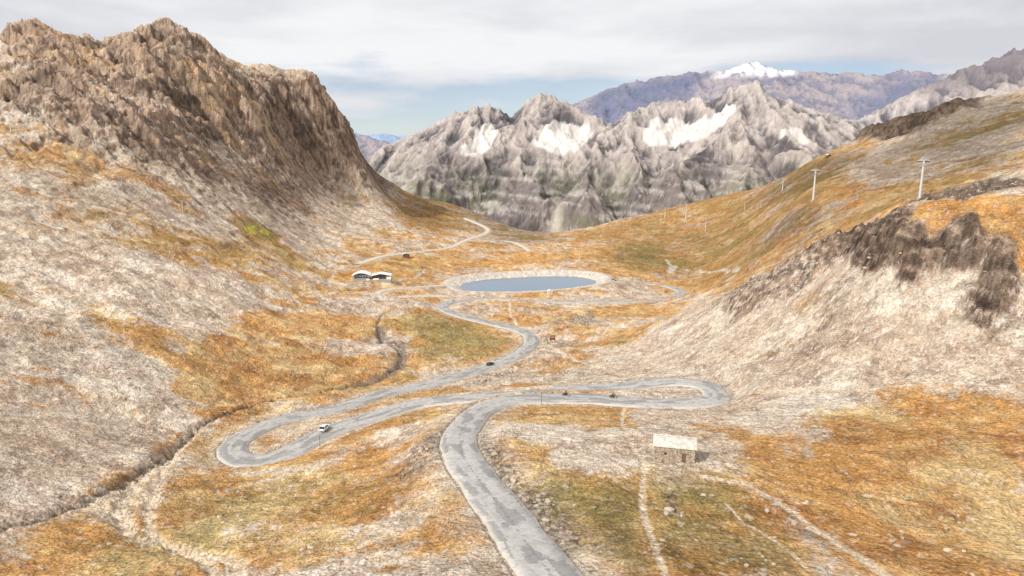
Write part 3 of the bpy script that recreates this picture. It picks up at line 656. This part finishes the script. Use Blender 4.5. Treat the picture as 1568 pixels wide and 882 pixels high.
l,a=onroad(867,602,1.5); moto(l,a)
l,a=onroad(942,606,1.5); moto(l,a)
def hut(loc,rz):
    e=bpy.data.objects.new('stone_hut',None); link(e); e.location=loc; e.rotation_euler=(0,0,rz)
    Lx,Ly,hw,hr=7.4,4.6,2.6,3.75
    b=MB(); n_=Lx/2
    b.add([(-n_,-Ly/2,-1.5),(n_,-Ly/2,-1.5),(n_,Ly/2,-1.5),(-n_,Ly/2,-1.5),(-n_,-Ly/2,hw),(n_,-Ly/2,hw),(n_,Ly/2,hw),(-n_,Ly/2,hw),(-n_,0,hr-.12),(n_,0,hr-.12)],
      [(0,1,5,4),(2,3,7,6),(1,2,6,9,5),(3,0,4,8,7),(4,5,9,8),(7,8,9,6)],stone)
    for z in np.arange(-.5,hw-.25,.32):
        x=-n_+.1
        while x<n_-.3:
            w_=random.uniform(.3,.75); w_=min(w_,n_-x-.03)
            if not((1.3<x<2.1 or 1.3<x+w_<2.1) and z<1.6): b.box((x+w_/2,-Ly/2-.02,z+.14),(w_-.05,.09+random.random()*.05,.26),stone)
            x+=w_
        y=-Ly/2+.1
        while y<Ly/2-.3:
            w_=random.uniform(.3,.75); w_=min(w_,Ly/2-y-.03)
            for sx in (-1,1): b.box((sx*(n_+.02),y+w_/2,z+.14),(.09+random.random()*.05,w_-.05,.26),stone)
            y+=w_
    o=b.obj('walls',(0,0,0)); o.parent=e
    r=MB(); rows=6
    for sgn in (-1,1):
        for k in range(rows):
            t0=k/rows; t1=(k+1.25)/rows
            x=-n_-.25
            while x<n_+.2:
                w_=min(random.uniform(.5,.95),n_+.25-x); zo=.03*random.random()+.06
                def pt_(t,lift): return (sgn*(Ly/2+.22)*(1-t), (hw-.08)+(hr-hw+.08)*t+lift)
                y0,z0=pt_(t0,.12+zo); y1,z1=pt_(min(t1,1),.03+zo)
                r.add([(x,y0,z0),(x+w_-.03,y0,z0),(x+w_-.03,y1,z1),(x,y1,z1),(x,y0,z0-.1),(x+w_-.03,y0,z0-.1),(x+w_-.03,y1,z1-.1),(x,y1,z1-.1)],
                   [(0,1,2,3),(7,6,5,4),(0,4,5,1),(1,5,6,2),(2,6,7,3),(3,7,4,0)],slate); x+=w_
    r.box((0,0,hr+.16),(Lx+.4,.45,.12),slate)
    o=r.obj('slab_roof',(0,0,0)); o.parent=e
    d=MB(); d.box((1.7,-Ly/2-.03,.75),(.75,.08,1.6),wood); d.box((1.7,-Ly/2-.07,1.63),(1.1,.16,.14),wood); d.box((-1.6,-Ly/2-.08,1.35),(.4,.06,.4),glass)
    o=d.obj('door_and_window',(0,0,0)); o.parent=e
gx,gy,gz=ground(1037,708); hut((gx,gy+2.4,max(gz,height(gx,gy+2.4),height(gx,gy-.5))+.15),math.radians(-14))
def board(loc,rz):
    b=MB()
    for x in (-1.3,1.3): b.box((x,0,1.6),(.28,.28,4.2),redp)
    b.box((0,0,3.5),(3.2,.22,.7),redp); b.box((0,-.02,2.0),(2.3,.1,1.5),redp); b.box((0,-.1,2.05),(1.7,.06,1.0),wood); b.box((0,0,.2),(3,.7,.4),stone)
    b.obj('information_board',loc,rz,.02)
board(ground(846,524),.1)
for u,v,h in ((829,620,3.6),(490,684,3.2),(893,583,2.8),(700,603,2.6),(610,612,2.6)):
    g3=ground(u,v); b=MB(); b.cyl((0,0,-.5),(0.05,0,h),.09,.06,wood); b.cyl((0.047,0,h-.5),(.05,0,h-.1),.085,.085,redp); b.cyl((0,0,0),(0,0,.15),.2,.12,stone); b.obj('snow_pole',g3)
def pylon(u,v,hpx,rz=.3):
    x,y,z=ground(u,v); D_=math.sqrt(x*x+y*y+z*z); h=hpx/FPX*D_; b=MB(); s_=h/20
    b.cyl((0,0,-8),(0,0,h),.75*s_,.42*s_,steel,12); b.box((0,0,h),(5.2*s_,.5*s_,.45*s_),steel); b.cyl((0,0,-2.5),(0,0,.5),1.3*s_,1.3*s_,stone,12)
    for sx in (-1,1):
        b.box((sx*2.4*s_,0,h-.55*s_),(.25*s_,3.2*s_,.4*s_),steel)
        for k in (-1.2,-.4,.4,1.2): b.cyl((sx*2.4*s_-.16*s_,k*s_,h-.85*s_),(sx*2.4*s_+.16*s_,k*s_,h-.85*s_),.28*s_,.28*s_,rubber,10)
        b.cyl((sx*1.2*s_,0,h+.2*s_),(sx*1.2*s_,0,h+1.1*s_),.1*s_,.1*s_,steel,6)
    b.cyl((-1.2*s_,0,h+1.1*s_),(1.2*s_,0,h+1.1*s_),.1*s_,.1*s_,steel,6)
    for k in range(8): b.box((.75*s_,0,h*(.1+.1*k)),(.5*s_,.06*s_,.08*s_),steel)
    b.obj('ski_lift_pylon',(x,y,z),rz)
for q in ((1245,307,42),(1408,304,50),(1198,292,17),(1018,335,16),(1050,336,22),(1080,354,18),(17,203,22),(122,218,14),(147,226,14),(280,326,16),(187,282,10),(757,389,14),(887,402,22),(1140,322,12),(1165,318,10)): pylon(*q)
def station(loc,rz):
    e=bpy.data.objects.new('ski_lift_station',None); link(e); e.location=loc; e.rotation_euler=(0,0,rz)
    b=MB(); conc=mat('concrete',(.35,.33,.3),.9); grey=mat('metal_cladding',(.3,.3,.31),.5)
    b.box((0,0,-.5),(34,14,3),conc)
    b.box((-9,0,3),(13,9,4),grey); b.box((8,1,2.6),(16,8,3.2),wood)
    for k in range(5): b.box((-13.5+k*2.3,-4.53,3.2),(1.6,.1,1.6),glass)
    for k in range(5): b.box((2+k*2.9,-3.03,2.6),(1.9,.1,1.4),glass)
    o=b.obj('halls',(0,0,0)); o.parent=e
    r=MB()
    pr_=[(-17+16*k/10,5.0+2.6*math.sin(math.pi*k/10)) for k in range(11)]
    r.prism(pr_+[(p[0],p[1]-.5) for p in pr_[::-1]],-6,6,white)
    r.prism([(-.5,4.3),(8,6.2),(17,4.3),(17,4.0),(8,5.8),(-.5,4.0)],-4.5,6,white)
    r.box((15,-3,1.8),(4,3,2.6),white); r.box((4,-6,1.4),(5,2,1.6),white); r.box((-3,-6.5,1.3),(3,1.5,1.3),white)
    o=r.obj('white_roofs',(0,0,0)); o.parent=e
gx,gy,gz=ground(570,430); station((gx,gy,gz+1),.1)
def cabin(name,loc,rz,wall,roof,s_=1):
    b=MB(); b.box((0,0,1.2),(6,4,3.4),wall); b.prism([(-3.4,2.85),(0,4.6),(3.4,2.85),(3.4,2.7),(0,4.35),(-3.4,2.7)],-2.4,2.4,roof)
    b.box((0,-2.03,1),(1,.08,2),wood); b.box((1.9,-2.03,1.6),(.9,.08,.9),glass); b.box((-1.9,-2.03,1.6),(.9,.08,.9),glass); b.obj(name,loc,rz,scale=s_)
cabin('mountain_cabin',ground(622,394),.2,wood,slate,1.3); cabin('mountain_cabin',ground(1268,241),.2,wood,slate,1.2)
cabin('pump_house',ground(842,449),.1,white,white,.75)
# ---------------------------------------------------------------- world
w=bpy.data.worlds.new('World'); bpy.context.scene.world=w; w.use_nodes=True; nt=w.node_tree; bg=nt.nodes['Background']
EL,AZ=math.radians(42),math.radians(230)
sky=N(nt,'ShaderNodeTexSky'); sky.sky_type='NISHITA'; sky.sun_disc=False; sky.sun_elevation=EL; sky.sun_rotation=AZ; sky.altitude=2700
tc=N(nt,'ShaderNodeTexCoord')
def cloud(scale,zs,det,loc):
    mp=N(nt,'ShaderNodeMapping'); mp.inputs['Scale'].default_value=(scale,scale,scale*zs); mp.inputs['Location'].default_value=loc; nt.links.new(tc.outputs['Generated'],mp.inputs[0])
    no=N(nt,'ShaderNodeTexNoise'); no.inputs['Scale'].default_value=1; no.inputs['Detail'].default_value=det; no.inputs['Roughness'].default_value=.52; no.inputs['Distortion'].default_value=.25; nt.links.new(mp.outputs[0],no.inputs['Vector']); return no
c1=cloud(2.2,4.5,9,(.3,.1,.4)); c2=cloud(2.0,6,8,(5.3,2.1,3.4))
cr=N(nt,'ShaderNodeValToRGB'); e=cr.color_ramp.elements; e[0].position=.36; e[0].color=(6.6,6.7,7.2,1); e[1].position=.60; e[1].color=(9.2,9.25,9.4,1); nt.links.new(c1.outputs['Fac'],cr.inputs[0])
sx=N(nt,'ShaderNodeSeparateXYZ'); nt.links.new(tc.outputs['Generated'],sx.inputs[0])
ad=N(nt,'ShaderNodeMath',operation='ADD'); nt.links.new(c2.outputs['Fac'],ad.inputs[0]); nt.links.new(mrng(sx.outputs['Z'],.03,.13,-.20,.10),ad.inputs[1])
mx=N(nt,'ShaderNodeMix',data_type='RGBA'); nt.links.new(mrng(ad.outputs[0],.37,.47,.38,1),mx.inputs[0]); nt.links.new(sky.outputs[0],mx.inputs[6]); nt.links.new(cr.outputs[0],mx.inputs[7])
nt.links.new(mx.outputs[2],bg.inputs['Color']); bg.inputs['Strength'].default_value=.1
sd=bpy.data.lights.new('sun','SUN'); sd.energy=4.3; sd.angle=math.radians(1.5); sd.color=(1,.97,.92); so=link(bpy.data.objects.new('sun',sd))
dv=Vector((math.sin(AZ)*math.cos(EL),math.cos(AZ)*math.cos(EL),math.sin(EL))); so.rotation_euler=dv.to_track_quat('Z','Y').to_euler()
cd=bpy.data.cameras.new('camera'); cd.sensor_width=36; cd.lens=36*FPX/1568; cd.clip_start=.5; cd.clip_end=40000
cam=link(bpy.data.objects.new('camera',cd)); cam.location=(0,0,0); cam.rotation_euler=(math.pi/2-A,0,0)
sc=bpy.context.scene; sc.camera=cam; sc.view_settings.view_transform='Standard'; sc.view_settings.look='None'; sc.view_settings.exposure=0
print('verts',nv,'main length',len(main))
